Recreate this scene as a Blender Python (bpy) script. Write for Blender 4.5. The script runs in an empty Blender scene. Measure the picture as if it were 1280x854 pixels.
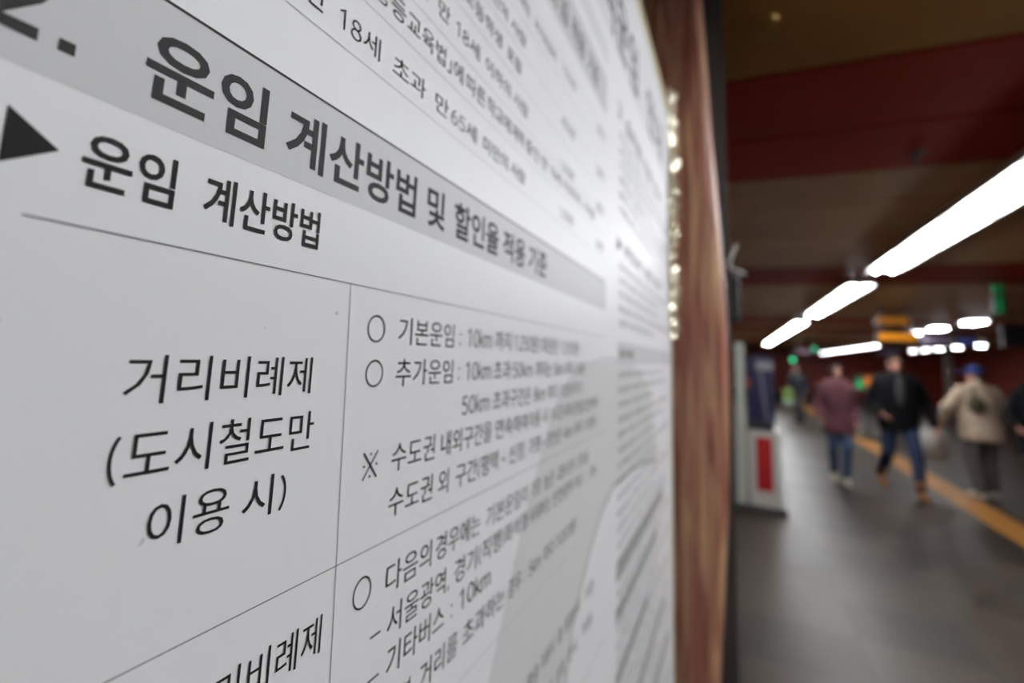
import bpy, bmesh, math, random
from mathutils import Vector, Matrix, Euler
random.seed(7)
S = bpy.context.scene
C = S.collection

# ------------------------------------------------------------------ camera
F_PX, PPX, PPY = 665.74, 556.48, 337.79          # focal length and principal point for a 1280x854 frame
RIGHT = Vector((0.88026, 0.47151, 0.05316))
DOWN = Vector((-0.02293, 0.15418, -0.98778))
FWD = Vector((-0.47394, 0.86828, 0.14653))
EYE = 1.55
cam = bpy.data.cameras.new('camera')
cam_o = bpy.data.objects.new('camera', cam); C.objects.link(cam_o)
rot = Matrix((RIGHT, -DOWN, -FWD)).transposed().to_4x4()
cam_o.matrix_world = Matrix.Translation((0, 0, EYE)) @ rot
cam.sensor_fit = 'HORIZONTAL'; cam.sensor_width = 36
cam.lens = F_PX / 1280 * 36
cam.shift_x = (640 - PPX) / 1280
cam.shift_y = -(427 - PPY) / 1280
cam.clip_start = 0.005; cam.clip_end = 200
cam.dof.use_dof = True
cam.dof.focus_distance = 0.155
cam.dof.aperture_fstop = 6.6
S.camera = cam_o

# ------------------------------------------------------------------ world, exposure
w = bpy.data.worlds.new('world'); S.world = w; w.use_nodes = True
w.node_tree.nodes['Background'].inputs[0].default_value = (0.9, 0.95, 1, 1)
w.node_tree.nodes['Background'].inputs[1].default_value = 0.02
vs = S.view_settings
S.display_settings.display_device = 'sRGB'
vs.view_transform = 'Standard'; vs.look = 'None'; vs.gamma = 1; vs.use_curve_mapping = False
vs.exposure = 0.0
LAMP = 51.0                                        # strength of the ceiling tubes

# ------------------------------------------------------------------ materials
def lin(c):
    return tuple(((v / 255) / 12.92 if v / 255 <= .04045 else ((v / 255 + .055) / 1.055) ** 2.4) for v in c)
MATS = {}
def mat(name, rgb, rough=.6, metal=0, spec=.5, emit=None, es=0, alpha=1, noise=None, bump=None, coat=0):
    if name in MATS: return MATS[name]
    m = bpy.data.materials.new(name); m.use_nodes = True
    nt = m.node_tree; b = nt.nodes['Principled BSDF']
    col = (*lin(rgb), 1)
    b.inputs['Base Color'].default_value = col
    b.inputs['Roughness'].default_value = rough; b.inputs['Metallic'].default_value = metal
    b.inputs['Specular IOR Level'].default_value = spec
    b.inputs['Alpha'].default_value = alpha
    b.inputs['Coat Weight'].default_value = coat
    if emit:
        b.inputs['Emission Color'].default_value = (*lin(emit), 1); b.inputs['Emission Strength'].default_value = es
    tc = nt.nodes.new('ShaderNodeTexCoord')
    if noise:                                        # (scale, other colour)
        n = nt.nodes.new('ShaderNodeTexNoise'); n.inputs['Scale'].default_value = noise[0]; n.inputs['Detail'].default_value = 6
        nt.links.new(tc.outputs['Object'], n.inputs['Vector'])
        r = nt.nodes.new('ShaderNodeValToRGB'); r.color_ramp.elements[0].position = .35; r.color_ramp.elements[1].position = .68
        r.color_ramp.elements[0].color = col; r.color_ramp.elements[1].color = (*lin(noise[1]), 1)
        nt.links.new(n.outputs['Fac'], r.inputs[0]); nt.links.new(r.outputs[0], b.inputs['Base Color'])
    if bump:
        n = nt.nodes.new('ShaderNodeTexNoise'); n.inputs['Scale'].default_value = bump[0]; n.inputs['Detail'].default_value = 4
        nt.links.new(tc.outputs['Object'], n.inputs['Vector'])
        bp = nt.nodes.new('ShaderNodeBump'); bp.inputs['Strength'].default_value = bump[1]; bp.inputs['Distance'].default_value = .01
        nt.links.new(n.outputs['Fac'], bp.inputs['Height']); nt.links.new(bp.outputs[0], b.inputs['Normal'])
    MATS[name] = m
    return m

def sheet_material():
    m = mat('poster_sheet', (233, 233, 233), .42, spec=.28)
    nt = m.node_tree; b = nt.nodes['Principled BSDF']
    tc = nt.nodes.new('ShaderNodeTexCoord')
    mp = nt.nodes.new('ShaderNodeMapping'); mp.inputs['Scale'].default_value = (1, 170, 260); mp.inputs['Rotation'].default_value = (.5, 0, 0)
    v = nt.nodes.new('ShaderNodeTexNoise'); v.inputs['Scale'].default_value = 1; v.inputs['Detail'].default_value = 1
    r = nt.nodes.new('ShaderNodeValToRGB')
    r.color_ramp.elements[0].position = .765; r.color_ramp.elements[1].position = .80
    r.color_ramp.elements[0].color = (*lin((233, 233, 233)), 1); r.color_ramp.elements[1].color = (*lin((208, 207, 207)), 1)
    nt.links.new(tc.outputs['Object'], mp.inputs[0]); nt.links.new(mp.outputs[0], v.inputs['Vector'])
    nt.links.new(v.outputs['Fac'], r.inputs[0]); nt.links.new(r.outputs[0], b.inputs['Base Color'])
    return m

def wood_material():
    m = mat('varnished_wood', (120, 70, 50), .42, spec=.4)
    nt = m.node_tree; b = nt.nodes['Principled BSDF']; L = nt.links
    tc = nt.nodes.new('ShaderNodeTexCoord')
    def noise(sc, scale, detail, dist):
        mp = nt.nodes.new('ShaderNodeMapping'); mp.inputs['Scale'].default_value = sc
        L.new(tc.outputs['Object'], mp.inputs[0])
        n = nt.nodes.new('ShaderNodeTexNoise'); n.inputs['Scale'].default_value = scale
        n.inputs['Detail'].default_value = detail; n.inputs['Distortion'].default_value = dist
        L.new(mp.outputs[0], n.inputs['Vector']); return n
    n1 = noise((1, 1, .06), 58, 3, .8)
    r = nt.nodes.new('ShaderNodeValToRGB'); e = r.color_ramp.elements
    e[0].position = .34; e[0].color = (*lin((122, 72, 58)), 1)
    e[1].position = .70; e[1].color = (*lin((194, 158, 116)), 1)
    k = e.new(.47); k.color = (*lin((154, 98, 80)), 1)
    k = e.new(.56); k.color = (*lin((166, 124, 98)), 1)
    L.new(n1.outputs['Fac'], r.inputs[0]); L.new(r.outputs[0], b.inputs['Base Color'])
    n2 = noise((1, 1, .06), 90, 3, .5)
    bp = nt.nodes.new('ShaderNodeBump'); bp.inputs['Strength'].default_value = .5; bp.inputs['Distance'].default_value = .006
    L.new(n2.outputs['Fac'], bp.inputs['Height']); L.new(bp.outputs[0], b.inputs['Normal'])
    return m

def floor_material():
    m = mat('polished_granite', (104, 98, 92), .24, spec=.19)
    nt = m.node_tree; b = nt.nodes['Principled BSDF']; L = nt.links
    tc = nt.nodes.new('ShaderNodeTexCoord')
    br = nt.nodes.new('ShaderNodeTexBrick'); br.offset = 0
    br.inputs['Scale'].default_value = 1; br.inputs['Brick Width'].default_value = .6; br.inputs['Row Height'].default_value = .6
    br.inputs['Mortar Size'].default_value = .006; br.inputs['Bias'].default_value = 0
    br.inputs['Color1'].default_value = (*lin((76, 66, 56)), 1); br.inputs['Color2'].default_value = (*lin((52, 45, 39)), 1)
    br.inputs['Mortar'].default_value = (*lin((52, 48, 45)), 1)
    L.new(tc.outputs['Object'], br.inputs['Vector'])
    n = nt.nodes.new('ShaderNodeTexNoise'); n.inputs['Scale'].default_value = 2.2; n.inputs['Detail'].default_value = 5
    L.new(tc.outputs['Object'], n.inputs['Vector'])
    mx = nt.nodes.new('ShaderNodeMix'); mx.data_type = 'RGBA'; mx.blend_type = 'MULTIPLY'; mx.inputs[0].default_value = .6
    r = nt.nodes.new('ShaderNodeValToRGB'); r.color_ramp.elements[0].color = (.45, .45, .45, 1); r.color_ramp.elements[1].color = (1.2, 1.2, 1.2, 1)
    r.color_ramp.elements[0].position = .3; r.color_ramp.elements[1].position = .7
    L.new(n.outputs['Fac'], r.inputs[0]); L.new(br.outputs['Color'], mx.inputs[6]); L.new(r.outputs[0], mx.inputs[7])
    L.new(mx.outputs[2], b.inputs['Base Color'])
    rr = nt.nodes.new('ShaderNodeMapRange'); rr.inputs[3].default_value = .32; rr.inputs[4].default_value = .50
    L.new(n.outputs['Fac'], rr.inputs[0]); L.new(rr.outputs[0], b.inputs['Roughness'])
    return m

def brick_material():
    m = mat('red_tile', (92, 40, 32), .45)
    nt = m.node_tree; b = nt.nodes['Principled BSDF']; L = nt.links
    tc = nt.nodes.new('ShaderNodeTexCoord')
    mp = nt.nodes.new('ShaderNodeMapping'); mp.inputs['Rotation'].default_value = (math.pi / 2, 0, 0)
    br = nt.nodes.new('ShaderNodeTexBrick'); br.inputs['Scale'].default_value = 1
    br.inputs['Brick Width'].default_value = .6; br.inputs['Row Height'].default_value = .3; br.inputs['Mortar Size'].default_value = .008
    br.inputs['Color1'].default_value = (*lin((214, 96, 74)), 1); br.inputs['Color2'].default_value = (*lin((186, 78, 60)), 1)
    br.inputs['Mortar'].default_value = (*lin((50, 30, 26)), 1)
    L.new(tc.outputs['Object'], mp.inputs[0]); L.new(mp.outputs[0], br.inputs['Vector']); L.new(br.outputs['Color'], b.inputs['Base Color'])
    return m

# ------------------------------------------------------------------ mesh helpers
def obj(name, bm, m, parent=None, smooth=False):
    me = bpy.data.meshes.new(name)
    bmesh.ops.recalc_face_normals(bm, faces=bm.faces[:]) if smooth != 'keep' else None
    bm.to_mesh(me); bm.free()
    for mm in (m if isinstance(m, (list, tuple)) else [m]): me.materials.append(mm)
    if smooth is True:
        for p in me.polygons: p.use_smooth = True
    o = bpy.data.objects.new(name, me); C.objects.link(o)
    if parent: o.parent = parent
    return o
def tag(o, label=None, cat=None, group=None, kind=None):
    if label: o['label'] = label
    if cat: o['category'] = cat
    if group: o['group'] = group
    if kind: o['kind'] = kind
    return o
def empty(name, loc, label, cat, group=None, rz=0):
    o = bpy.data.objects.new(name, None); C.objects.link(o)
    o.location = loc; o.rotation_euler = (0, 0, rz); o.empty_display_size = .1
    return tag(o, label, cat, group)
def box(bm, x0, x1, y0, y1, z0, z1, bevel=0, mi=0):
    vs_ = [bm.verts.new((x, y, z)) for x in (x0, x1) for y in (y0, y1) for z in (z0, z1)]
    fs = [bm.faces.new([vs_[i] for i in q]) for q in ((0, 1, 3, 2), (4, 6, 7, 5), (0, 4, 5, 1), (2, 3, 7, 6), (0, 2, 6, 4), (1, 5, 7, 3))]
    for f in fs: f.material_index = mi
    if bevel:
        es = list({e for f in fs for e in f.edges})
        bmesh.ops.bevel(bm, geom=es, offset=bevel, segments=2, affect='EDGES', profile=.6)
    return bm
def B(*a, **k): return box(bmesh.new(), *a, **k)
def tube(bm, p0, p1, r0, r1=None, seg=12):
    p0, p1 = Vector(p0), Vector(p1); r1 = r0 if r1 is None else r1
    d = p1 - p0; q = d.to_track_quat('Z', 'Y').to_matrix().to_4x4()
    bmesh.ops.create_cone(bm, cap_ends=True, segments=seg, radius1=r0, radius2=r1, depth=d.length,
                          matrix=Matrix.Translation((p0 + p1) / 2) @ q)
    return bm
def ball(bm, c, r, sub=2, rotm=None):
    r = r if isinstance(r, (tuple, list)) else (r, r, r)
    M = Matrix.Translation(c) @ (rotm.to_4x4() if rotm else Matrix()) @ Matrix.Diagonal((*r, 1))
    bmesh.ops.create_icosphere(bm, subdivisions=sub, radius=1, matrix=M); return bm
def caps(bm, p0, p1, r0, r1=None):
    r1 = r0 if r1 is None else r1
    tube(bm, p0, p1, r0, r1, 16); ball(bm, p0, r0); ball(bm, p1, r1); return bm
def prism(bm, pts, axis, a, b):
    """pts: 2-D outline; extruded along axis from a to b"""
    def P(p, t): return {'x': (t, p[0], p[1]), 'y': (p[0], t, p[1]), 'z': (p[0], p[1], t)}[axis]
    va = [bm.verts.new(P(p, a)) for p in pts]; vb = [bm.verts.new(P(p, b)) for p in pts]
    n = len(pts)
    bm.faces.new(va); bm.faces.new(vb[::-1])
    for i in range(n): bm.faces.new((va[i], vb[i], vb[(i + 1) % n], va[(i + 1) % n]))
    return bm
def fused(name, bm, m, parent, voxel=.01, smooth=2):
    """one continuous skin over overlapping volumes"""
    me = bpy.data.meshes.new('tmp'); bmesh.ops.recalc_face_normals(bm, faces=bm.faces[:]); bm.to_mesh(me); bm.free()
    t = bpy.data.objects.new('tmp', me); C.objects.link(t)
    r = t.modifiers.new('r', 'REMESH'); r.mode = 'VOXEL'; r.voxel_size = voxel
    if smooth:
        s = t.modifiers.new('s', 'SMOOTH'); s.iterations = smooth; s.factor = .5
    bpy.context.view_layer.update()
    me2 = bpy.data.meshes.new_from_object(t.evaluated_get(bpy.context.evaluated_depsgraph_get()))
    bpy.data.objects.remove(t); bpy.data.meshes.remove(me)
    me2.name = name; me2.materials.clear(); me2.materials.append(m)
    for p in me2.polygons: p.use_smooth = True
    o = bpy.data.objects.new(name, me2); C.objects.link(o); o.parent = parent
    return o

# ------------------------------------------------------------------ the hall
CEIL = 2.54
KC = (CEIL - 1.55) / 1.2                             # the low ceiling brings its panels and lamps closer
X0, X1, Y0, Y1 = -.34, 10.0, -7.0, 40.0
tag(obj('floor', B(X0 - .2, X1 + .2, Y0 - .2, Y1 + .2, -.1, 0), floor_material()), kind='structure')
m_cream = mat('cream_panel', (156, 116, 66), .5, spec=.03, noise=(.8, (146, 108, 60)))
m_beige = mat('beige_panel', (186, 148, 108), .40, spec=.12, noise=(.7, (160, 124, 88)))
m_red = mat('red_panel', (150, 48, 32), .45, spec=.03, noise=(.9, (134, 40, 26)))
m_gap = mat('panel_gap', (30, 22, 16), .8)
bm = bmesh.new()
cuts = [(-7.2, 0), (-4.5, 0), (-2.0, 0), (.6, 0), (2.45, 1), (3.17, 1), (3.92, 2), (4.64, 2), (6.1, 2), (7.6, 3), (9.25, 2), (11.2, 2), (13.2, 2), (15.4, 3), (17.0, 2)]
y = 17.0
while y < 46:
    y += 2.0; cuts.append((y, 3 if int(y) % 8 == 3 else 2))
cuts.append((y + 1, 2))
ceil_m = [m_cream, m_red, m_beige, m_red, m_gap]
for (a, i), (b, _) in zip(cuts, cuts[1:]):
    a, b = a * KC, b * KC
    box(bm, X0 - .2, X1 + .2, a + .015, b - .015, CEIL, CEIL + .05, mi=i)
box(bm, X0 - .2, X1 + .2, Y0 - .2, Y1 + .2, CEIL + .03, CEIL + .1, mi=4)
tag(obj('ceiling', bm, ceil_m), kind='structure')
m_wall = mat('dark_stone', (92, 76, 66), .4, noise=(3, (70, 58, 52)))
bm = bmesh.new(); box(bm, X0 - .2, -.175, Y0, 1.30, 0, CEIL); box(bm, X0 - .2, X0, 1.30, Y1, 0, CEIL)
tag(obj('wall_left', bm, m_wall), kind='structure')
tag(obj('wall_right', B(X1, X1 + .2, Y0, Y1, 0, CEIL), brick_material()), kind='structure')
tag(obj('wall_far', B(X0, X1, Y1, Y1 + .2, 0, CEIL), brick_material()), kind='structure')
tag(obj('wall_near', B(X0, X1, Y0 - .2, Y0, 0, CEIL), m_wall), kind='structure')

# tactile paving strip on the floor
m_yel = mat('yellow_tactile', (178, 124, 52), .5, noise=(6, (160, 106, 44)))
bm = bmesh.new()
y = -1.0
while y < 39:
    for x in (2.36,):
        box(bm, x, x + .36, y + .004, y + .356, 0, .004)
        for k in range(4): box(bm, x + .04 + k * .08, x + .075 + k * .08, y + .03, y + .33, .004, .009)
    y += .36
tag(obj('tactile_strip', bm, m_yel), 'yellow tactile guide strip running along the grey floor under the walkers', 'guide strip')

# ------------------------------------------------------------------ ceiling lights
m_house = mat('white_enamel', (214, 212, 206), .4)
m_tube = mat('tube_glow', (255, 255, 255), .4, emit=(246, 249, 255), es=LAMP)
lamp_proto = None
def ceiling_light(x, y0, length, label, z=CEIL, group=None):
    x, y0, length = x * KC, y0 * KC, length * KC
    r = empty('ceiling_light', (x, y0, z), label, 'light', group)
    L = length
    bm = prism(bmesh.new(), [(-.11, 0), (.11, 0), (.13, -.058), (.122, -.058), (.104, -.016), (-.104, -.016), (-.122, -.058), (-.13, -.058)], 'y', 0, L)
    for y_ in (0, L - .008): box(bm, -.12, .12, y_, y_ + .008, -.058, -.01)
    obj('housing', bm, m_house, r)
    for s in (-1, 1):
        obj('tube', tube(bmesh.new(), (s * .062, .03, -.056), (s * .062, L - .03, -.056), .019, seg=10), m_tube, r, True)
    return r
def copy_light(src, x, y0, label, z=CEIL, group=None):
    c = src.copy(); C.objects.link(c); c.location = (x * KC, y0 * KC, z); c['label'] = label
    if group: c['group'] = group
    for ch in list(src.children):
        d = ch.copy(); C.objects.link(d); d.parent = c
    return c
RX = 1.50
G1 = 'lamps of the main row over the walkway'
near = [3.80 + .0 + 1.26 * k for k in range(3)]
first = ceiling_light(RX, near[0], 1.24, 'long twin tube lamp nearest the camera, cut by the right edge of the photo', group=G1)
copy_light(first, RX, near[1], 'second long twin tube lamp of the near row, below the red ceiling band', group=G1)
copy_light(first, RX, near[2], 'third twin tube lamp, last before the dark gap in the near row', group=G1)
for k in (0, 1, 2, 5, 6):
    copy_light(first, RX, near[0] - 1.26 * (k + 1), 'twin tube lamp of the main row above and behind the camera', group=G1)
for k, nm in enumerate(('first', 'second', 'third', 'fourth')):
    copy_light(first, RX, 8.75 + 1.26 * k, nm + ' twin tube lamp after the dark gap in the main row', group=G1)
for k in range(13):
    copy_light(first, RX, 15.9 + 1.26 * k, 'small far twin tube lamp in the last stretch of the main row', group=G1)
G2 = 'lamps of the second row on the right'
short = ceiling_light(4.40, 14.55, .80, 'bright lamp farthest right in the second row, under the green sign', group=G2)
for (yy, nm) in ((16.8, 'bright middle lamp of the three in the second row'), (18.9, 'bright left lamp of the three in the second row, beside the orange sign')):
    copy_light(short, 4.40, yy, nm, group=G2)
tiny = ceiling_light(7.70, 25.6, .30, 'rightmost lamp of the lowest far row', group='lamps of the lowest far row on the right')
G4 = 'string of far lamps left of the orange sign'
for k in range(11):
    copy_light(tiny, 5.45, 29.5 + 1.6 * k, 'far lamp in the long string of lamps left of the orange sign', group=G4)
G3 = 'lamps of the lowest far row on the right'
for yy, nm in ((27.9, 'second lamp from the right in the lowest far row'), (30.0, 'middle lamp of the lowest far row'), (31.9, 'second lamp from the left in the lowest far row'), (33.8, 'leftmost lamp of the lowest far row')):
    copy_light(tiny, 7.70, yy, nm, group=G3)

# sprinkler heads
m_dk = mat('dark_metal', (50, 46, 42), .5)
m_brass = mat('brass', (150, 118, 50), .35, metal=.8)
for (x, y_, mm, lb) in ((.12, 2.02, m_brass, 'small brass sprinkler head on the cream ceiling panel'), (.90, 3.64, m_dk, 'small dark sprinkler head on the red ceiling band')):
    r = empty('sprinkler_head', (x * KC, y_ * KC, CEIL), lb, 'sprinkler')
    obj('rosette', tube(bmesh.new(), (0, 0, 0), (0, 0, -.008), .035, .03, 20), mm, r)
    bm = tube(bmesh.new(), (0, 0, -.005), (0, 0, -.03), .011); 
    for s in (-1, 1): tube(bm, (s * .01, 0, -.028), (s * .004, 0, -.052), .0025, seg=6)
    obj('frame_arm', bm, mm, r)
    obj('deflector', tube(bmesh.new(), (0, 0, -.05), (0, 0, -.053), .018, seg=16), mm, r)

# ------------------------------------------------------------------ the notice board
PX = -.12                                              # the plane of the printed sheet
YA, YB, ZA, ZB = -.48, 1.262, .62, 2.0946
board = empty('notice_board', (PX, .4, ZA), 'large white fare notice board with grey bands and black Korean text on the left', 'notice board')
def bo(name, bm, m, parent=None, smooth=False):
    bmesh.ops.translate(bm, verts=bm.verts[:], vec=(-PX, -.4, -ZA))
    return obj(name, bm, m, parent or board, smooth)
m_sheet = sheet_material()
sheet = bo('sheet', B(PX - .004, PX, YA, YB, ZA, ZB), m_sheet)
m_frame = mat('brass_trim', (190, 180, 142), .45, metal=.1)
bo('backing_panel', B(PX - .055, PX - .0042, YA, YB + .004, ZA - .004, ZB + .004), mat('board_core', (120, 112, 98), .6))
bo('frame_trim', B(PX - .055, PX + .001, YB + .0001, YB + .016, ZA - .03, ZB + .026, bevel=.0008), m_frame)
bo('frame_trim', B(PX - .055, PX + .001, YA - .016, YB, ZB + .0001, ZB + .026, bevel=.0008), m_frame)
bo('frame_trim', B(PX - .055, PX + .001, YA - .016, YB, ZA - .03, ZA - .0001, bevel=.0008), m_frame)
m_ink = mat('black_ink', (36, 33, 32), .6, spec=.12)
m_ink2 = mat('grey_ink', (54, 52, 53), .6, spec=.12)
m_band = mat('grey_print', (204, 204, 204), .45, spec=.2)
m_pale = mat('pale_grey_print', (220, 220, 221), .42, spec=.25)
m_line = mat('rule_ink', (110, 110, 112), .5)
m_fine = mat('fine_rule_ink', (165, 165, 167), .5)
LV = [0]
def rect(y0, y1, z0, z1, d=.0001):
    bm = bmesh.new(); x = PX + d
    bm.faces.new([bm.verts.new(p) for p in ((x, y0, z0), (x, y1, z0), (x, y1, z1), (x, y0, z1))]); return bm
def flat(name, bm, m):
    return bo(name, bm, m, sheet, 'keep')
# sheet is a child of the board: keep its children in the board's frame
def rule(y0, y1, z0, z1, m=None, d=.00018): return flat('table_rule', rect(y0, y1, z0, z1, d), m or m_line)
def arc(cx, cy, rx, ry, a0, a1, n=14):
    return [(cx + rx * math.cos(math.radians(a0 + (a1 - a0) * k / n)), cy + ry * math.sin(math.radians(a0 + (a1 - a0) * k / n))) for k in range(n + 1)]
# light condensed figures and small latin letters, drawn as strokes: (advance, strokes)
STROKES = {
    '0': (.52, [arc(.26, .37, .19, .345, 0, 360, 28)]), '1': (.52, [[(.10, .58), (.29, .715), (.29, 0)]]),
    '2': (.52, [arc(.25, .52, .18, .19, 165, -35) + [(.06, .03), (.46, .03)]]),
    '3': (.52, [arc(.23, .54, .18, .17, 150, -90) + arc(.23, .19, .20, .175, 90, -150)]),
    '4': (.52, [[(.36, 0), (.36, .69), (.04, .20), (.48, .20)]]),
    '5': (.52, [[(.43, .70), (.13, .70), (.10, .40)] + arc(.24, .225, .20, .21, 118, -150)]),
    '6': (.52, [arc(.26, .215, .18, .20, 0, 360, 24), arc(.36, .27, .285, .42, 95, 185)]),
    '7': (.52, [[(.05, .70), (.46, .70), (.18, 0)]]),
    '8': (.52, [arc(.26, .545, .155, .16, 0, 360, 22), arc(.26, .195, .19, .18, 0, 360, 24)]),
    '9': (.52, [arc(.26, .50, .18, .20, 0, 360, 24), arc(.16, .44, .285, .42, -85, 5)]),
    'k': (.44, [[(.07, 0), (.07, .76)], [(.38, .52), (.08, .21)], [(.18, .31), (.41, 0)]]),
    'm': (.76, [[(.07, 0), (.07, .53)], arc(.215, .37, .145, .13, 180, 0) + [(.36, 0)], arc(.505, .37, .145, .13, 180, 0) + [(.65, 0)]]),
    ':': (.26, [[(.13, .06), (.13, .13)], [(.13, .44), (.13, .51)]]), '.': (.22, [[(.06, .045), (.16, .045)]]),
    ',': (.22, [[(.12, .08), (.07, -.08)]]), '(': (.30, [arc(.42, .34, .32, .50, 128, 232)]), ')': (.30, [arc(-.12, .34, .32, .50, 52, -52)]),
    '※': (.92, [[(.10, 0), (.82, .72)], [(.10, .72), (.82, 0)]] + [[(x - .045, y), (x + .045, y)] for x, y in ((.46, .66), (.46, .06), (.14, .36), (.78, .36))]),
    '-': (.36, [[(.04, .30), (.30, .30)]]), '~': (.50, [arc(.14, .30, .10, .06, 180, 0) + arc(.35, .30, .11, .06, 180, 360)])}
def ribbon(pts, wd):
    """one stroke of constant width as a list of quads"""
    n = len(pts); L = []; closed = (Vector(pts[0]) - Vector(pts[-1])).length < 1e-4
    for k in range(n):
        p = Vector(pts[k])
        a = Vector(pts[k - 1]) if k else (Vector(pts[-2]) if closed else None)
        b = Vector(pts[k + 1]) if k < n - 1 else (Vector(pts[1]) if closed else None)
        d0 = (p - a).normalized() if a else None; d1 = (b - p).normalized() if b else None
        d0 = d0 or d1; d1 = d1 or d0
        t = (d0 + d1); t = t.normalized() if t.length > 1e-4 else d1
        nn = Vector((-t.y, t.x)); c = max(.45, nn.dot(Vector((-d1.y, d1.x))))
        L.append((p + nn * wd / 2 / c, p - nn * wd / 2 / c))
    return [(L[k][0], L[k][1], L[k + 1][1], L[k + 1][0]) for k in range(n - 1)]
GLYPH = {}
def glyph(ch, weight):
    """(advance, list of polygons) of one character"""
    if (ch, weight) in GLYPH: return GLYPH[(ch, weight)]
    if ch in STROKES:
        adv, st = STROKES[ch]
        g = (adv, [q for s in st for q in ribbon(s, (.060, .085, .135)[weight])])
    else:
        cu = bpy.data.curves.new('t', 'FONT'); cu.body = ch; cu.size = 1; cu.resolution_u = 3
        cu.fill_mode = 'FRONT'; cu.offset = (-.003, .012, .020)[weight]
        o = bpy.data.objects.new('t', cu); C.objects.link(o); bpy.context.view_layer.update()
        me = bpy.data.meshes.new_from_object(o.evaluated_get(bpy.context.evaluated_depsgraph_get()))
        bpy.data.objects.remove(o); bpy.data.curves.remove(cu)
        g = (.92 if ord(ch) > 0x2000 else .5, [[me.vertices[v].co.xy.copy() for v in p.vertices] for p in me.polygons])
        if ch in '「」': g = (.5, [[Vector((v.x - (.42 if ch == '「' else 0), v.y)) for v in p] for p in g[1]])
        if ch == '·': g = (.3, g[1])
        bpy.data.meshes.remove(me)
    GLYPH[(ch, weight)] = g
    return g
def words_mesh(weight, base, em, words, d=.00022):
    bm = bmesh.new()
    for (t, y0, y1) in words:
        x = 0; polys = []
        if t == ':': y0, y1 = (y0 + y1) / 2 - .05 * em, (y0 + y1) / 2 + .05 * em
        for ch in t:
            adv, ps = glyph(ch, weight)
            polys += [[(v[0] + x, v[1]) for v in p] for p in ps]; x += adv
        a = min(v[0] for p in polys for v in p); b = max(v[0] for p in polys for v in p)
        k = (y1 - y0) / (b - a)
        for p in polys:
            vv = []
            for v in p:
                q = (PX + d, y0 + (v[0] - a) * k, base + v[1] * em)
                vv.append(bm.verts.new(q))
            bm.faces.new(vv)
    bmesh.ops.remove_doubles(bm, verts=bm.verts[:], dist=1e-6)
    return bm
def text(weight, base, em, words, m=None, apart=False):
    for ws in ([[q] for q in words] if apart else [words]):
        flat('printed_text', words_mesh(weight, base, em, ws), m or m_ink)

# grey header bands (rounded at the right end)
def band(y0, y1, z0, z1, m, name='header_band', r=.006, d=.0001):
    bm = bmesh.new(); pts = [(y0, z0)]
    for k in range(7):
        a = -math.pi / 2 + k / 6 * math.pi / 2; pts.append((y1 - r + r * math.cos(a), z0 + r + r * math.sin(a)))
    for k in range(7):
        a = k / 6 * math.pi / 2; pts.append((y1 - r + r * math.cos(a), z1 - r + r * math.sin(a)))
    pts.append((y0, z1))
    bm.faces.new([bm.verts.new((PX + d, p, q)) for p, q in pts]); return flat(name, bm, m)
band(-.45, .5832, 1.5996, 1.6305, m_band)
rule(-.45, .578, 1.6301, 1.6309, m_ink2)
band(-.45, .578, 1.8190, 1.8640, m_band)
band(-.45, .585, 1.880, 1.905, m_pale)
band(-.45, 1.24, 1.925, 2.092, m_pale, 'title_band')
band(.6505, 1.243, 1.5428, 1.5695, m_band, r=.002)
# table rules of the fare table
rule(.0489, .586, 1.57115, 1.5715); rule(.0489, .586, 1.4756, 1.47595); rule(.0489, .586, 1.3925, 1.3928, m_fine); rule(.0489, .586, 1.2750, 1.2755)
bm = bmesh.new(); x = PX + .00019
bm.faces.new([bm.verts.new(p) for p in ((x, .1571, 1.40), (x, .1574, 1.40), (x, .15015, 1.5712), (x, .14985, 1.5712))])
flat('table_rule', bm, m_line)
for z in (1.6541, 1.6785, 1.6995, 1.7245, 1.7478, 1.7715, 1.7950):
    rule(-.3, .583, z, z + .00028, m_fine)
# sheet reflection, painted as a faint rounded grey shape under the text, lower right
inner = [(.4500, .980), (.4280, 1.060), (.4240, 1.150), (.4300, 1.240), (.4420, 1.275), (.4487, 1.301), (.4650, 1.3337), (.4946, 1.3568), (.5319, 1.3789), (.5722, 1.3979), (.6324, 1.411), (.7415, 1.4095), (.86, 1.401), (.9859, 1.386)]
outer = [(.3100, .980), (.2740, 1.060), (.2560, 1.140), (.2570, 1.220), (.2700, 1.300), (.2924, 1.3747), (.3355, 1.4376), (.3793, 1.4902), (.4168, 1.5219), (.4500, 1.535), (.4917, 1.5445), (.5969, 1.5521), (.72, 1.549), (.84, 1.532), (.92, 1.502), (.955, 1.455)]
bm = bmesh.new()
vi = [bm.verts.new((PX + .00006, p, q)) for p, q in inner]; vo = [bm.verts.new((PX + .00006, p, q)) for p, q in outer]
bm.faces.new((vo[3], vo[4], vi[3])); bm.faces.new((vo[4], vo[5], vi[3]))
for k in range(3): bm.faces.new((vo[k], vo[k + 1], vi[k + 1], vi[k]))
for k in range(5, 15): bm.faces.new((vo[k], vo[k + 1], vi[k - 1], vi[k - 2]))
flat('painted_reflection', bm, mat('reflection_grey', (214, 214, 213), .42, spec=.25))
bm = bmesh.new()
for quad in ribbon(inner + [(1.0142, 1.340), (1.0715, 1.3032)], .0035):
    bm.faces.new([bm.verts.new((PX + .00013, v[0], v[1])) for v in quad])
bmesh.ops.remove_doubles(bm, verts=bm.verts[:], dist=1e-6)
flat('reflection_outline', bm, mat('outline_grey', (150, 150, 150), .5))

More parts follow.
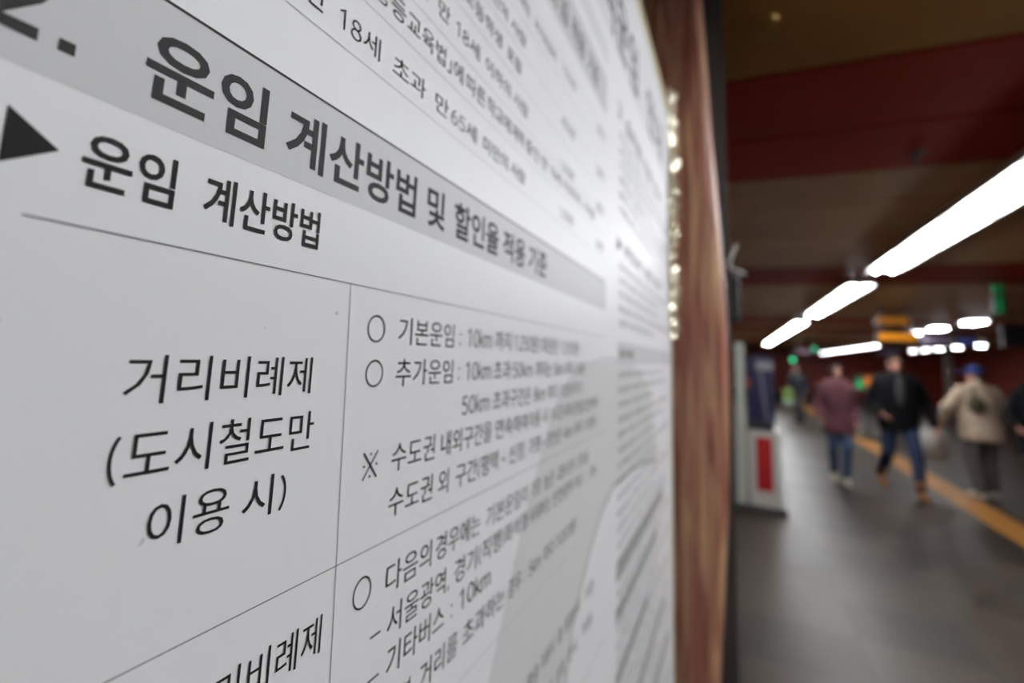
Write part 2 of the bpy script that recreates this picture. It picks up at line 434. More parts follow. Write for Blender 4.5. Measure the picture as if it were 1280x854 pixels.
# arrow, circles, reference mark
bm = bmesh.new(); x = PX + .0002
bm.faces.new([bm.verts.new((x, p, q)) for p, q in ((.0437, 1.5801), (.0533, 1.5857), (.0437, 1.5914))])
flat('arrow_mark', bm, m_ink)
def circle(cy, cz, r, rz, t=.0007):
    bm = bmesh.new(); n = 40
    A = [[bm.verts.new((PX + .0002, cy + (r - k) * math.cos(i / n * 2 * math.pi), cz + (rz - k) * math.sin(i / n * 2 * math.pi))) for i in range(n)] for k in (t, 0)]
    for i in range(n): bm.faces.new((A[0][i], A[0][(i + 1) % n], A[1][(i + 1) % n], A[1][i]))
    flat('bullet_circle', bm, m_ink)
circle(.1675, 1.5563, .0057, .0052); circle(.1682, 1.5395, .0056, .0051); circle(.1703, 1.4617, .0055, .0055)
flat('reference_mark', words_mesh(0, 1.5012, .0133, [('※', .1650, .1743)]), m_ink)

# every printed line: weight, baseline, letter size, words with their left and right ends
LINES = [
    (2, 1.6066, 0.0195, [('운임', 0.0679, 0.1049), ('계산방법', 0.113, 0.19), ('및', 0.1994, 0.2165), ('할인율', 0.2261, 0.283), ('적용', 0.2898, 0.3282), ('기준', 0.3353, 0.3747)]),
    (1, 1.5811, 0.0135, [('운임', 0.0577, 0.0792), ('계산방법', 0.0874, 0.1314)]),
    (0, 1.5347, 0.0126, [('거리비례제', 0.0732, 0.1338)]),
    (0, 1.5174, 0.013, [('(도시철도만', 0.072, 0.1368)]),
    (0, 1.5009, 0.0125, [('이용', 0.0831, 0.1062), ('시)', 0.1108, 0.127)]),
    (0, 1.4523, 0.0128, [('거리비례제', 0.0964, 0.149)]),
    (0, 1.6606, 0.0103, [('만', 0.1156, 0.1246), ('18세', 0.1318, 0.1567), ('초과', 0.1658, 0.1921), ('만', 0.2013, 0.2141), ('65세', 0.2174, 0.2464), ('미만의', 0.2559, 0.2919), ('사람', 0.298, 0.3236)]),
    (0, 1.685, 0.0112, [('「초·중등교육법」에', 0.1291, 0.2276), ('따른', 0.2319, 0.2556), ('학교에', 0.2589, 0.2942), ('재학', 0.2977, 0.3197), ('중인', 0.3229, 0.3508), ('만', 0.357, 0.3704), ('18세', 0.3764, 0.4041), ('이하의', 0.4133, 0.468), ('사람', 0.4798, 0.5252)]),
    (0, 1.7076, 0.0103, [('어린이의', 0.1537, 0.1891), ('만', 0.199, 0.2105), ('18세', 0.2174, 0.2456), ('이하의', 0.2543, 0.2921), ('사람', 0.2984, 0.3248)]),
    (0, 1.7319, 0.0103, [('초등학생', 0.224, 0.2758), ('포함', 0.2844, 0.3104)]),
    (0, 1.7543, 0.0103, [('미만의', 0.2484, 0.2828), ('사람', 0.2897, 0.3166)]),
    (0, 1.7807, 0.0103, [('장애인', 0.2885, 0.3224), ('국가유공자', 0.3326, 0.3856)]),
    (0, 1.5518, 0.0126, [('기본운임', 0.183, 0.232), (':', 0.2372, 0.2408), ('10km', 0.2476, 0.2786), ('까지', 0.2839, 0.3085), ('1,250원(1회권은', 0.3145, 0.4076), ('1,350원)', 0.4164, 0.4722)]),
    (0, 1.535, 0.0123, [('추가운임', 0.1829, 0.2326), (':', 0.2378, 0.2408), ('10km', 0.2472, 0.2788), ('초과', 0.2833, 0.3093), ('50km', 0.3128, 0.3492), ('까지는', 0.3566, 0.3924), ('5km', 0.3985, 0.4244), ('마다', 0.4313, 0.456), ('100원', 0.4612, 0.4919)]),
    (0, 1.5181, 0.0123, [('50km', 0.2445, 0.2783), ('초과구간은', 0.2839, 0.3474), ('8km', 0.3539, 0.3784), ('마다', 0.386, 0.4103), ('100원', 0.4167, 0.4495), ('추가', 0.4546, 0.4842)]),
    (0, 1.5018, 0.0123, [('수도권', 0.1838, 0.2187), ('내외구간을', 0.2247, 0.2833), ('연속하여', 0.289, 0.3426), ('이용', 0.3473, 0.369), ('시', 0.3743, 0.3854), ('수도권', 0.3931, 0.4246), ('내외', 0.4291, 0.4506), ('운임을', 0.4557, 0.491), ('합산하여', 0.4969, 0.5453)]),
    (0, 1.4847, 0.0123, [('수도권', 0.1837, 0.2184), ('외', 0.224, 0.2337), ('구간(평택', 0.2412, 0.2942), ('~', 0.2996, 0.3065), ('신창,', 0.3116, 0.3411), ('가평', 0.3473, 0.3705), ('~', 0.374, 0.3812), ('춘천)은', 0.3868, 0.4215), ('4km', 0.4281, 0.4543), ('마다', 0.462, 0.4892), ('100원)', 0.4979, 0.541)]),
    (0, 1.4563, 0.0123, [('다음의', 0.1855, 0.2208), ('경우에는', 0.2249, 0.273), ('기본운임이', 0.281, 0.3467), ('가장', 0.3545, 0.3746), ('높은', 0.3818, 0.4047), ('교통수단의', 0.4129, 0.4639), ('운임을', 0.4744, 0.5117)]),
    (0, 1.44, 0.0123, [('-', 0.1772, 0.1838), ('서울광역,', 0.1883, 0.2395), ('경기(직행)좌석형', 0.2449, 0.3482), ('시내버스,', 0.3528, 0.3981), ('인천광역', 0.404, 0.4574), ('버스', 0.4676, 0.492), (':', 0.5096, 0.5157), ('30km', 0.5204, 0.5433)]),
    (0, 1.4251, 0.0123, [('-', 0.1773, 0.1846), ('기타버스', 0.1896, 0.2362), (':', 0.242, 0.2453), ('10km', 0.252, 0.2894)]),
    (0, 1.4073, 0.0123, [('기본', 0.1948, 0.2094), ('거리를', 0.2164, 0.2514), ('초과하는', 0.2575, 0.3116), ('경우', 0.3178, 0.3394), (':', 0.3444, 0.3482), ('5km', 0.3542, 0.3771), ('마다', 0.3859, 0.4086), ('100원', 0.4147, 0.4698)]),
    (0, 1.338, 0.0123, [('단,', 0.3285, 0.3478), ('환승', 0.3567, 0.3791), ('이용시', 0.386, 0.4141), ('총', 0.4243, 0.435), ('통행거리', 0.4439, 0.4885), ('기준', 0.5053, 0.539)]),
    (0, 1.312, 0.0123, [('거리비례', 0.3519, 0.4105), ('운임', 0.4224, 0.4437), ('한도', 0.4552, 0.4824), ('적용', 0.4986, 0.5342)]),
]
for k, (wt, base, em, ws) in enumerate(LINES):
    if ws[0][0] == '-': text(wt, base, em, ws[:1]); ws = ws[1:]
    text(wt, base, em, ws, m_ink2 if k == 0 else m_ink, base == 1.4251)
text(2, 1.6066, .0195, [('2', .0338, .0472), ('.', .0500, .0532)], m_ink2, True)
text(1, 1.9450, .088, [('여객운임', .45, .80), ('안내', .90, 1.10)], m_ink2, True)
text(1, 1.8300, .026, [('1.', .20, .22), ('운임', .3650, .4150), ('적용', .430, .475), ('기준', .49, .535)], m_ink2, True)
for (z, a) in ((1.7835, '720원'), (1.7380, '450원'), (1.7000, '1,250원'), (1.6606, '1,250원')):
    text(0, z, .0100, [(a, .4040, .4440), ('할인' if z > 1.67 else '일반', .534, .566)], apart=True)
# right-hand column
PH = ['승차권의 이용조건 및 유효기간 안내', '운임의 반환 및 변경에 관한 사항', '부가운임은 기본운임의 30배 이내', '휴대금지 물품을 소지한 경우 승차 제한',
      '열차 지연시 운임 반환 절차 안내', '우대용 교통카드는 본인에 한하여 사용', '단체승차권은 20인 이상 이용시 적용', '유아는 보호자 1인당 3인까지 무임',
      '정기승차권 이용구간 및 유효기간 안내', '환승은 하차 후 30분 이내에 적용', '교통카드 잔액이 부족한 경우 안내']
def col(z, i, em=.0098, y0=.657, wt=0):
    t = PH[i % len(PH)]; y_ = y0; ws = []
    for w_ in t.split(' '):
        L = len(w_) * em * 2.6; ws.append((w_, round(y_, 4), round(y_ + L, 4))); y_ += L + em * 1.0
    f = (1.08 + .12 * math.sin(i * 2.3) - y0) / (y_ - y0)
    text(wt, z, em, [(a, y0 + (b - y0) * f, y0 + (c - y0) * f) for a, b, c in ws])
text(1, 1.8500, .026, [('3.', .645, .675), ('승차권', .70, .83), ('이용', .86, .95), ('안내', .98, 1.07)], m_ink2, True)
z = 1.826; i = 0
while z > 1.715:
    col(z, i); z -= .0193; i += 1
text(1, 1.6800, .0185, [('▶', .645, .672), ('부정승차', .69, .84), ('운임', .87, .95), ('안내', .98, 1.06)], m_ink2, True)
z = 1.658
while z > 1.575:
    col(z, i); z -= .0173; i += 1
text(2, 1.5510, .0125, [('유의사항', .660, .760)], m_ink)
z = 1.5270
while z > .66:
    col(z, i); z -= .0173; i += 1
for (a, b, e) in ((1.305, 1.325, 1.08), (1.262, 1.277, 1.0), (1.196, 1.212, .9), (1.12, 1.135, 1.1), (1.04, 1.06, 1.15), (.96, .975, 1.0), (.86, .88, 1.1)):
    band(.6505, e, a, b, mat('row_grey', (165, 165, 165), .45), 'row_band', r=.002)

# crinkled clear tape along the far edge of the sheet
bm = bmesh.new(); n = 60
rows = []
for k in range(n + 1):
    z_ = 1.66 + .60 * k / n if False else 1.60 + .56 * k / n
    row = []
    for j in range(5):
        row.append(bm.verts.new((PX + .002 + .011 * math.sin(j / 4 * math.pi) * (1 + random.uniform(-.6, .9)) + random.uniform(0, .0035), YB - .05 + .078 * j / 4 + random.uniform(-.004, .004), z_ + random.uniform(-.003, .003))))
    rows.append(row)
for k in range(n):
    for j in range(4): bm.faces.new((rows[k][j], rows[k][j + 1], rows[k + 1][j + 1], rows[k + 1][j]))
m_tape = mat('clear_tape', (216, 208, 180), .27, metal=.35, spec=.9, alpha=.85)
tp = bo('tape_strip', bm, m_tape)
sm = tp.modifiers.new('thick', 'SOLIDIFY'); sm.thickness = .0004

# ------------------------------------------------------------------ timber post with a bowed front edge
prof = [(0, -.100), (.35, -.078), (.65, -.058), (.925, -.038), (1.127, -.0245), (1.314, -.0155), (1.509, -.0105), (1.714, -.0145), (1.932, -.0265), (2.164, -.039), (2.411, -.050), (2.75, -.066)]
def edge(z):
    for (a, xa), (b, xb) in zip(prof, prof[1:]):
        if a <= z <= b:
            t = (z - a) / (b - a); return xa + (xb - xa) * t
    return prof[-1][1]
bm = bmesh.new(); n = 56; rings = []
PY0, PY1 = 1.301, 1.47
for k in range(n + 1):
    z_ = CEIL * k / n
    e = sum(edge(min(max(z_ + q, 0), CEIL)) for q in (-.1, -.05, 0, .05, .1)) / 5
    out = [(-.34, PY0), (-.2, PY0), (e - .045, PY0)]
    for q in range(7):
        a = -math.pi / 2 + q / 6 * math.pi / 2
        out.append((e - .022 + .022 * math.cos(a), PY0 + .022 + .022 * math.sin(a)))
    out += [(e, PY1 - .02), (e - .02, PY1), (-.34, PY1)]
    rings.append([bm.verts.new((p, q, z_)) for p, q in out])
M_ = len(rings[0])
for k in range(n):
    for j in range(M_): bm.faces.new((rings[k][j], rings[k][(j + 1) % M_], rings[k + 1][(j + 1) % M_], rings[k + 1][j]))
bm.faces.new(rings[0][::-1]); bm.faces.new(rings[-1])
tag(obj('timber_post', bm, wood_material(), None, True), 'reddish brown varnished timber post with vertical grain beside the white notice board', 'post')

# dark steel column behind the post
bm = bmesh.new()
prism(bm, [(-.30, 1.472), (-.03, 1.472), (-.03, 1.478), (-.0065, 1.478), (-.0065, 1.492), (-.03, 1.497), (-.03, 1.553), (-.0065, 1.558), (-.0065, 1.572), (-.30, 1.572)], 'z', 0, CEIL)
tag(obj('steel_column', bm, mat('grey_steel', (74, 72, 70), .45, metal=.2)), 'dark grey steel column showing as a thin strip behind the timber post', 'column')
r = empty('wall_speaker', (0, 2.12, 1.70), 'small black speaker with a bent pale bracket fixed behind the timber post', 'speaker')
obj('housing', B(-.06, .022, 0, .13, 0, .165, bevel=.012), mat('black_plastic', (26, 26, 28), .5), r)
obj('wall_arm', B(-.34, -.055, .04, .08, .06, .10, bevel=.004), m_dk, r)
obj('grille', B(-.052, .014, -.004, .002, .015, .15, bevel=.002), mat('dark_grille', (16, 16, 17), .7), r)
bm = bmesh.new()
tube(bm, (.016, .06, .285), (-.016, .06, .202), .006); tube(bm, (-.016, .06, .202), (.045, .06, .172), .006); ball(bm, (-.016, .06, .202), .0062)
tube(bm, (.012, .06, .187), (.012, .06, .16), .003)
obj('bracket', bm, mat('pale_steel', (190, 188, 180), .4), r)

# ------------------------------------------------------------------ kiosk beyond the post
k = empty('kiosk', (.18, 6.9, 0), 'slim kiosk with navy upper panel, white cabinet and red plate on a dark plinth', 'kiosk')
def ko(name, bm, m, lb=None):
    o = obj(name, bm, m, k); 
    if lb: o['label'] = lb
    return o
m_wh = mat('white_paint', (208, 206, 198), .4)
ko('plinth', B(-.27, .275, -.02, .50, 0, .075, bevel=.008), mat('dark_plinth', (70, 68, 66), .5))
ko('post', B(-.175, -.085, 0, .08, .075, 1.80, bevel=.008), mat('pale_green_post', (196, 200, 188), .4), 'pale upright post')
ko('cabinet', B(-.06, .235, .0, .45, .075, .86, bevel=.012), m_wh)
ko('red_plate', B(.005, .155, -.006, .004, .235, .79, bevel=.003), mat('red_plate', (176, 24, 30), .4), 'plain red plate')
ko('shelf', B(-.06, .18, -.01, .40, .862, .945, bevel=.006), mat('dark_shelf', (40, 36, 36), .5))
u = ko('screen_panel', B(-.06, .197, .03, .30, .947, 1.66, bevel=.01), mat('navy_panel', (30, 32, 66), .35))
bm = prism(bmesh.new(), [(.055, 1.50), (.085, 1.50), (.135, .96), (.105, .96)], 'y', .0265, .034)
o = obj('stripe', bm, mat('lilac_stripe', (112, 108, 126), .4), u)
bm = B(.03, .19, .022, .035, 1.51, 1.605); obj('head_plate', bm, mat('pale_plate', (150, 146, 150), .4), u)
bm = B(-.062, -.035, .02, .035, 1.31, 1.40, bevel=.003); obj('orange_label', bm, mat('orange_label', (170, 66, 30), .5), u)

# ------------------------------------------------------------------ signs and distant things
def hang(name, loc, w_, h_, cat, lb, m, rods=True, depth=.16, es=None):
    r = empty(name, loc, lb, cat)
    obj('panel', B(-w_ / 2, w_ / 2, -depth / 2, depth / 2, 0, h_, bevel=.01), mat('sign_case', (36, 34, 33), .5), r)
    obj('face', B(-w_ / 2 + .02, w_ / 2 - .02, -depth / 2 - .006, -depth / 2 + .001, .02, h_ - .02), m, r)
    if rods:
        for s in (-1, 1): obj('rod', tube(bmesh.new(), (s * w_ * .35, 0, h_), (s * w_ * .35, 0, CEIL - loc[2]), .012, seg=8), m_dk, r)
    return r
m_or = mat('orange_added_glow', (220, 140, 20), .5, emit=(230, 140, 10), es=.35)  # the signs are unlit; emission added to brighten both orange faces
m_or2 = mat('orange_added_glow_dim', (180, 110, 26), .5, emit=(200, 120, 14), es=.16)
s1 = hang('hanging_sign', (2.15, 10.3, 2.02), .48, .14, 'sign', 'lower and brighter of the two orange hanging signs above the walkers', m_or, rods=True, depth=.1)
s2 = hang('hanging_sign', (2.16, 10.5, 2.27), .445, .157, 'sign', 'upper and dimmer of the two orange hanging signs, under the ceiling lamps', m_or2, rods=True, depth=.1)
gs = hang('exit_sign', (2.38, 7.42, 2.19), .09, .22, 'sign', 'upper small faint green lit sign near the ceiling on the right', mat('green_dim', (30, 150, 80), .5, emit=(30, 170, 90), es=.10), rods=False, depth=.06)
obj('upper_face', B(-.035, .035, -.036, .029, .235, .31), mat('green_dim', (30, 150, 80)), gs)
fx = hang('hanging_board', (3.72 + .3, 11.0, 2.02), 1.0, .34, 'board', 'black hanging board at the right edge above the walkers', mat('black_face', (22, 24, 26), .5), depth=.14)
for (x, yy, z, w_, h_, c, e, lb) in (
    (4.36, 22, 2.10, .60, .26, (96, 76, 104), .10, 'dim purple hanging sign left of the lower lamp row'),
    (4.04, 16, 2.25, .54, .176, (110, 100, 120), .08, 'grey lilac hanging sign between the two right lamp rows'),
    (4.62, 16.3, 2.26, .32, .176, (84, 90, 160), .22, 'small blue hanging sign under the rightmost lamp of the second row'),
    (2.00, 20.6, 2.02, .46, .12, (150, 120, 140), .12, 'far pinkish hanging sign over the corridor beyond the kiosk')):
    hang('hanging_sign', (x, yy, z), w_, h_, 'sign', lb, mat('lit_%d_%d_%d' % c, c, .5, emit=c, es=e), depth=.1)
for (x, z, es, lb) in ((2.01, 1.79, .7, 'lower left tiny round green lamp sign far down the corridor'), (2.73, 2.24, .35, 'upper right dim round green lamp sign far down the corridor')):
    r = empty('lamp_sign', (x, 25, z), lb, 'sign')
    g = mat('green_lamp_%d' % (es * 100), (60, 220, 150), .5, emit=(70, 235, 165), es=es * 2)
    obj('disc', tube(bmesh.new(), (0, -.03, .07), (0, .03, .07), .075, seg=24), g, r)
    obj('rod', tube(bmesh.new(), (0, 0, .17), (0, 0, CEIL - z), .012, seg=8), m_dk, r)
# far display stand with green and orange panels
r = empty('display_stand', (2.72, 16, .0095), 'far green and orange display stand between the plum coat and black jacket walkers', 'display stand')
obj('base', B(-.2, .2, -.15, .15, 0, .04, bevel=.01), m_dk, r)
obj('pole', tube(bmesh.new(), (0, 0, .04), (0, 0, 1.14), .02), m_dk, r)
obj('panel', B(-.2, .2, -.02, .02, 1.12, 1.46, bevel=.006), mat('panel_dark', (60, 60, 50), .5), r)
obj('green_panel', B(-.19, -.04, -.026, -.018, 1.14, 1.34), mat('green_lit', (40, 170, 100), .5, emit=(40, 180, 100), es=.25), r)
obj('orange_panel', B(-.03, .19, -.026, -.018, 1.2, 1.44), mat('orange_added_glow2', (220, 120, 30), .5, emit=(220, 120, 30), es=.2), r)
# far pillars
for (x, yy, lb) in ((7.9, 30, 'pale square pillar far behind the walker in the beige jacket'),):
    bm = B(x - .13, x + .13, yy - .13, yy + .13, 0, CEIL, bevel=.02)
    tag(obj('pillar', bm, mat('pale_pillar', (150, 140, 130), .4)), lb, 'pillar')

# ------------------------------------------------------------------ people
m_skin = mat('skin', (190, 136, 116), .55)
m_hair = mat('black_hair', (30, 24, 22), .8, spec=.15)
m_hairb = mat('brown_hair', (74, 46, 34), .5)
def V(*a): return Vector(a)
def hand(bm, wrist, d, n, s, curl=.5):
    """palm, four bent fingers of different lengths and a thumb; d = pointing direction, n = palm normal"""
    d = d.normalized(); n = (n - d * n.dot(d)).normalized(); w_ = d.cross(n)
    pc = wrist + d * .05 * s
    for q in (-.027, -.009, .009, .027): caps(bm, wrist + d * .012 * s + w_ * q * .6 * s, wrist + d * .088 * s + w_ * q * s, .0125 * s, .011 * s)
    for q, L in ((-.03, .062), (-.0105, .074), (.0095, .070), (.0285, .056)):
        a = wrist + d * .092 * s + w_ * q * s
        b = a + (d * math.cos(curl * .6) + n * math.sin(curl * .6)) * L * .5 * s
        c = b + (d * math.cos(curl * 1.6) + n * math.sin(curl * 1.6)) * L * .5 * s
        caps(bm, a, b, .0088 * s, .0082 * s); caps(bm, b, c, .0082 * s, .007 * s)
    t0 = wrist + d * .03 * s - w_ * .03 * s
    t1 = t0 + (d * .7 - w_ * .7 + n * .25).normalized() * .04 * s
    t2 = t1 + (d * .95 - w_ * .1 + n * .35).normalized() * .032 * s
    caps(bm, t0, t1, .0115 * s, .010 * s); caps(bm, t1, t2, .0098 * s, .008 * s)

def person(loc, rz, H, label, J, group=None):
    """J: joints for a 1.75 m figure facing local +Y; a = the +x side, b = the -x side"""
    r = empty('person', loc, label, 'person', group, rz)
    s = H / 1.75
    P = {k: Vector(v) * s for k, v in J.items()}
    bm = bmesh.new()
    hip = P['pelvis']; ch = P['chest']; nk = P['neck']; hd = P['head']
    up = (ch - hip).normalized()
    ball(bm, hip + V(0, 0, .02) * s, (.155 * s, .115 * s, .12 * s)); ball(bm, hip.lerp(ch, .5), (.138 * s, .10 * s, .15 * s))
    ball(bm, ch, (.16 * s, .115 * s, .15 * s)); ball(bm, ch.lerp(nk, .55), (.145 * s, .085 * s, .08 * s))
    caps(bm, nk + V(0, -.005, -.04) * s, hd + V(0, -.02, -.04) * s, .058 * s, .052 * s)
    rm = Euler((J.get('nod', 0), 0, J.get('turn', 0))).to_matrix() if False else Euler((0, 0, TURN.get(label, 0))).to_matrix()
    ball(bm, hd + rm @ V(0, -.012, .03) * s, (.074 * s, .094 * s, .088 * s), rotm=rm)
    ball(bm, hd + rm @ V(0, .014, -.04) * s, (.058 * s, .07 * s, .072 * s), rotm=rm)          # jaw
    caps(bm, hd + rm @ V(0, .082, .012) * s, hd + rm @ V(0, .098, -.024) * s, .010 * s, .014 * s)   # nose
    caps(bm, hd + rm @ V(-.018, .079, -.062) * s, hd + rm @ V(.018, .079, -.062) * s, .008 * s)      # lips
    for q in (-1, 1):
        ball(bm, hd + rm @ V(q * .076, -.008, -.01) * s, (.012 * s, .02 * s, .032 * s), rotm=rm)      # ears
        caps(bm, hd + rm @ V(q * .018, .084, .030) * s, hd + rm @ V(q * .045, .074, .030) * s, .008 * s)  # brow
    for q, k in ((1, 'a'), (-1, 'b')):
        sh = P['sh_' + k]; el = P['el_' + k]; wr = P['wr_' + k]
        caps(bm, ch.lerp(nk, .5), sh, .07 * s, .062 * s)
        caps(bm, sh, el, .056 * s, .042 * s); caps(bm, el, wr, .041 * s, .028 * s)
        hd_ = Vector(J['hd_' + k]) if ('hd_' + k) in J else (wr - el)
        hand(bm, wr, hd_, V(-q * .9, .35, 0), s * 1.0, .6)
        hp = hip + V(q * .085, 0, -.02) * s; kn = P['kn_' + k]; an = P['an_' + k]; to = P['to_' + k]
        caps(bm, hp, kn, .088 * s, .056 * s); caps(bm, kn, kn.lerp(an, .35), .054 * s, .056 * s); caps(bm, kn.lerp(an, .35), an, .056 * s, .036 * s)
        caps(bm, an + V(0, -.02, -.02) * s, to, .036 * s, .028 * s)
    obj_body = fused('body', bm, m_skin, r, .0075, 2)
    for q in (-1, 1):
        bm = ball(bmesh.new(), hd + rm @ V(q * .031, .079, .006) * s, .012 * s, 2)
        obj('eye', bm, mat('eye_dark', (30, 24, 22), .3), r, True)
    return r, P, s, rm
TURN = {}
def jacket(r, P, s, m, hem, fat=1.0, name='jacket', flare=1.0):
    bm = bmesh.new(); hip, ch, nk = P['pelvis'], P['chest'], P['neck']
    lo = Vector((hip.x, hip.y, hem * s)); up = ch + V(0, 0, .07) * s
    rings = []
    for t, rx, ry in ((0, .178 * flare, .142 * flare), (.02, .19 * flare, .152 * flare), (.25, .188 * flare, .148 * flare), (.5, .184, .142), (.75, .19, .143), (1, .195, .138), (1.12, .185, .122), (1.24, .15, .10), (1.32, .09, .07)):
        c = lo.lerp(up, t)
        rings.append([bm.verts.new((c.x + rx * fat * s * math.cos(a * math.pi / 14), c.y + ry * fat * s * math.sin(a * math.pi / 14), c.z)) for a in range(28)])
    for p, q in zip(rings, rings[1:]):
        for a in range(28): bm.faces.new((p[a], p[(a + 1) % 28], q[(a + 1) % 28], q[a]))
    bm.faces.new(rings[0][::-1]); bm.faces.new(rings[-1])
    caps(bm, nk + V(0, -.01, -.06) * s, nk + V(0, 0, .005) * s, .082 * s, .074 * s)
    for k in 'ab':
        sh, el, wr = P['sh_' + k], P['el_' + k], P['wr_' + k]
        caps(bm, ch.lerp(nk, .55), sh, .075 * s, .066 * s)
        caps(bm, sh, el, .068 * s * fat, .058 * s * fat); caps(bm, el, el.lerp(wr, .93), .058 * s * fat, .046 * s * fat)
    o = fused(name, bm, m, r, .013, 3); return o
def trousers(r, P, s, m, wide=1.0):
    bm = bmesh.new(); hip = P['pelvis']
    ball(bm, hip + V(0, 0, .02) * s, (.168 * s, .128 * s, .13 * s))
    for q, k in ((1, 'a'), (-1, 'b')):
        hp = hip + V(q * .085, 0, -.02) * s; kn, an = P['kn_' + k], P['an_' + k]
        caps(bm, hp, kn, .102 * s, .074 * s * wide); caps(bm, kn, an + V(0, 0, .035) * s, .074 * s * wide, .058 * s * wide)
    return fused('trousers', bm, m, r, .012, 2)
def shoes(r, P, s, m, boot=0):
    for k in 'ab':
        an, to = P['an_' + k], P['to_' + k]; bm = bmesh.new()
        heel = an + (an - to).normalized() * .035 * s; heel.z = an.z - .035 * s
        caps(bm, heel, to, .044 * s, .036 * s); caps(bm, an.lerp(to, .3) + V(0, 0, -.01) * s, to, .046 * s, .04 * s)
        if boot: caps(bm, heel + V(0, 0, .03) * s, an + V(0, 0, boot) * s, .05 * s, .06 * s)
        fused('shoe', bm, m, r, .009, 2)
def walk(**k):
    J = dict(pelvis=(0, 0, .93), chest=(0, .03, 1.28), neck=(0, .03, 1.50), head=(0, .05, 1.63),
             sh_a=(.185, .03, 1.405), sh_b=(-.185, .03, 1.405), el_a=(.26, -.04, 1.14), el_b=(-.26, -.04, 1.14),
             wr_a=(.25, .08, .92), wr_b=(-.25, .08, .92),
             kn_a=(.10, .10, .51), kn_b=(-.10, .10, .51), an_a=(.10, .0, .085), an_b=(-.10, .0, .085), to_a=(.11, .16, .035), to_b=(-.11, .16, .035))
    J.update(k); return J
def hair(r, P, s, rm, m, kind):
    hd = P['head']; bm = bmesh.new()
    ball(bm, hd + rm @ V(0, -.025, .045) * s, (.085 * s, .098 * s, .085 * s), 3, rm)
    ball(bm, hd + rm @ V(0, -.05, .0) * s, (.08 * s, .07 * s, .08 * s), 3, rm)
    if kind == 'long':
        for q in (-1, 1):
            caps(bm, hd + rm @ V(q * .07, -.02, .03) * s, hd + rm @ V(q * .085, -.01, -.15) * s, .03 * s, .032 * s)
        caps(bm, hd + rm @ V(0, -.06, .0) * s, hd + rm @ V(0, -.085, -.17) * s, .075 * s, .07 * s)
    return fused('hair', bm, m, r, .01, 2)

# woman in the plum coat, walking towards the camera
lb = 'person in a plum coat and blue jeans, left of the black jacket'
r, P, s, rm = person((1.28, 9.5, 0), math.pi, 1.62, lb, walk(
    an_a=(.07, -.12, .12), to_a=(.08, .03, .035), kn_a=(.09, .04, .52), an_b=(-.04, .10, .085), to_b=(-.04, .26, .035), kn_b=(-.07, .12, .51),
    el_a=(.27, .0, 1.13), wr_a=(.24, .14, .95), el_b=(-.23, -.05, 1.14), wr_b=(-.20, .12, .93)))
jacket(r, P, s, mat('plum_cloth', (110, 70, 76), .9, spec=.2, noise=(14, (92, 58, 64))), .72, 1.06, 'coat', 1.06)
trousers(r, P, s, mat('blue_denim', (72, 92, 124), .85, noise=(20, (56, 74, 104))), .95)
shoes(r, P, s, mat('white_shoe', (206, 198, 180), .6)); hair(r, P, s, rm, m_hair, 'long')

# man in the black jacket
lb = 'person in a black jacket, dark jeans and tan boots walking mid-group'
r, P, s, rm = person((1.92, 9.38, 0), math.pi, 1.79, lb, walk(
    an_a=(.15, -.36, .15), to_a=(.15, -.22, .04), kn_a=(.12, -.02, .50), an_b=(-.11, .30, .085), to_b=(-.12, .46, .035), kn_b=(-.11, .22, .50),
    el_a=(.27, -.06, 1.12), wr_a=(.20, .12, 1.00), el_b=(-.31, -.05, 1.13), wr_b=(-.35, .06, .88)))
jk = jacket(r, P, s, mat('black_cloth', (20, 20, 23), .9, spec=.2, noise=(14, (14, 14, 17))), .78, 1.2, 'jacket', .95)
bm = ball(bmesh.new(), P['chest'] + V(0, .17, .02) * s, (.05 * s, .03 * s, .2 * s), 3)
obj('shirt_front', bm, mat('charcoal_shirt', (62, 62, 62), .8), r, True)
trousers(r, P, s, mat('dark_denim', (44, 58, 88), .85, noise=(20, (34, 46, 70)))); shoes(r, P, s, mat('tan_boot', (150, 96, 42), .6), .09)
hair(r, P, s, rm, m_hair, 'short')

# person in the beige jacket and blue cap
lb = 'person in a beige jacket, grey trousers and blue cap beside the yellow strip'
TURN[lb] = .5
r, P, s, rm = person((2.84, 9.70, .014), .25, 1.68, lb, walk(
    chest=(0, .04, 1.26), head=(.02, .08, 1.62), an_a=(.12, .10, .085), to_a=(.14, .26, .035), kn_a=(.12, .12, .51), an_b=(-.12, -.08, .085), to_b=(-.15, .08, .035), kn_b=(-.11, .06, .51),
    el_b=(-.38, .02, 1.16), wr_b=(-.36, .16, .98), el_a=(.28, -.02, 1.13), wr_a=(.27, .12, .94)))
jacket(r, P, s, mat('beige_cloth', (206, 184, 160), .85, noise=(12, (186, 166, 142))), .76, 1.24, 'jacket', 1.06)
trousers(r, P, s, mat('grey_trousers', (92, 86, 84), .85), 1.2); shoes(r, P, s, mat('white_shoe', (206, 198, 180)))
hair(r, P, s, rm, m_hairb, 'short')
hd = P['head']; bm = bmesh.new()
ball(bm, hd + V(0, -.01, .075) * s, (.10 * s, .115 * s, .075 * s), 3); obj_c = fused('cap', bm, mat('blue_cap', (40, 62, 128), .8), r, .01, 2)
bm = bmesh.new(); ball(bm, hd + rm @ V(0, .13, .055) * s, (.07 * s, .07 * s, .012 * s), 3, rm); obj('cap_brim', bm, mat('blue_cap', (40, 62, 128)), r, True)
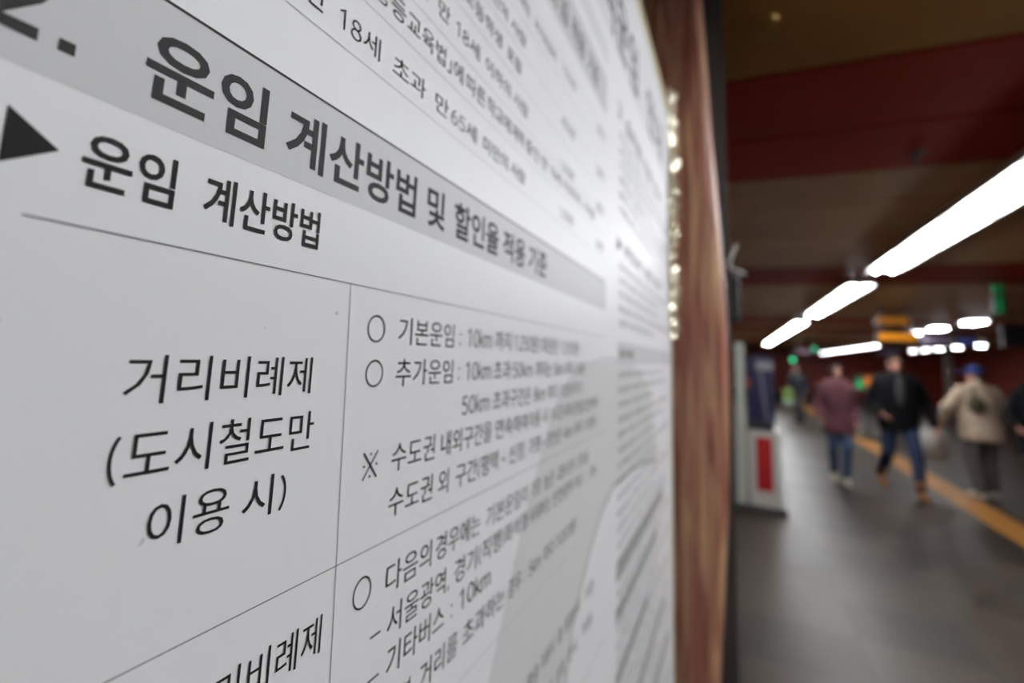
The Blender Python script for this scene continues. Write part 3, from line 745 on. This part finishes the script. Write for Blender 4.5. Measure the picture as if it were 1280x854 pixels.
# pale carrier bag held at this person's side
wr = P['wr_b']; Mw = Matrix.Rotation(.25, 4, 'Z'); p = Mw @ wr + V(2.84, 9.70, .014)
bg = empty('shopping_bag', (p.x - .10, p.y + .10, p.z - .54), 'pale white carrier bag hanging from the hand of the beige jacket walker', 'bag')
bm = bmesh.new()
prism(bm, [(-.15, 0), (.15, 0), (.165, .2), (.14, .40), (-.14, .40), (-.165, .2)], 'y', -.06, .06)
bmesh.ops.bevel(bm, geom=bm.edges[:], offset=.02, segments=2, affect='EDGES')
obj('bag_body', bm, mat('pale_bag', (226, 222, 214), .6, noise=(5, (206, 202, 194))), bg, True)
for yy in (-.03, .03):
    bm = bmesh.new(); pts = [V(-.07, yy, .39), V(-.05, yy, .47), V(0, 0, .49), V(.05, yy, .47), V(.07, yy, .39)]
    for a, b in zip(pts, pts[1:]): caps(bm, a, b, .008)
    obj('handle', bm, mat('pale_bag', (196, 192, 184)), bg, True)
bm = bmesh.new(); ch = P['chest']
ball(bm, ch + V(-.14, -.20, -.02) * s, (.10 * s, .06 * s, .12 * s), 3)
caps(bm, ch + V(-.16, -.16, .06) * s, ch + V(-.10, -.10, .2) * s, .02 * s)
fused('scarf', bm, mat('olive_cloth', (88, 82, 62), .85), r, .012, 2)

# person in black cut by the right edge
lb = 'person in a long black coat cut off by the right edge of the photo'
r, P, s, rm = person((3.24, 9.25, 0), math.pi, 1.72, lb, walk(el_a=(.28, -.02, 1.13), wr_a=(.27, .16, 1.02), an_a=(.1, -.1, .085), to_a=(.1, .06, .035), an_b=(-.1, .14, .085), to_b=(-.1, .3, .035), kn_b=(-.1, .15, .51)))
jacket(r, P, s, mat('black_cloth', (30, 31, 34)), .66, 1.15, 'coat', 1.05); trousers(r, P, s, mat('black_trousers', (34, 34, 36), .85)); shoes(r, P, s, mat('black_shoe', (28, 27, 27), .5)); hair(r, P, s, rm, m_hair, 'short')

# far person near the kiosk, dark jacket, bending over a green bag
lb = 'far small person in a dark jacket beside the kiosk, holding a green bag'
r, P, s, rm = person((1.62, 18.8, 0), math.pi * .8, 1.62, lb, walk(chest=(0, .06, 1.27), an_a=(.09, -.1, .085), to_a=(.1, .05, .035)))
jacket(r, P, s, mat('dark_cloth', (44, 44, 52), .85), .80, 1.15); trousers(r, P, s, mat('grey_trousers', (92, 86, 84))); shoes(r, P, s, mat('black_shoe', (28, 27, 27))); hair(r, P, s, rm, m_hair, 'short')
bg = empty('green_bag', (1.33, 18.5, .48), 'far small green and white bag held by the person beside the kiosk', 'bag')
obj('bag_body', B(-.13, .13, -.06, .06, .16, .46, bevel=.03), mat('lime_bag', (120, 150, 70), .7), bg)
obj('pale_pocket', B(-.12, .12, -.065, .065, 0, .17, bevel=.03), mat('mint_pocket', (170, 200, 180), .7), bg)
bm = bmesh.new(); caps(bm, V(-.08, 0, .45), V(0, 0, .54), .01); caps(bm, V(.08, 0, .45), V(0, 0, .54), .01); obj('handle', bm, m_dk, bg)
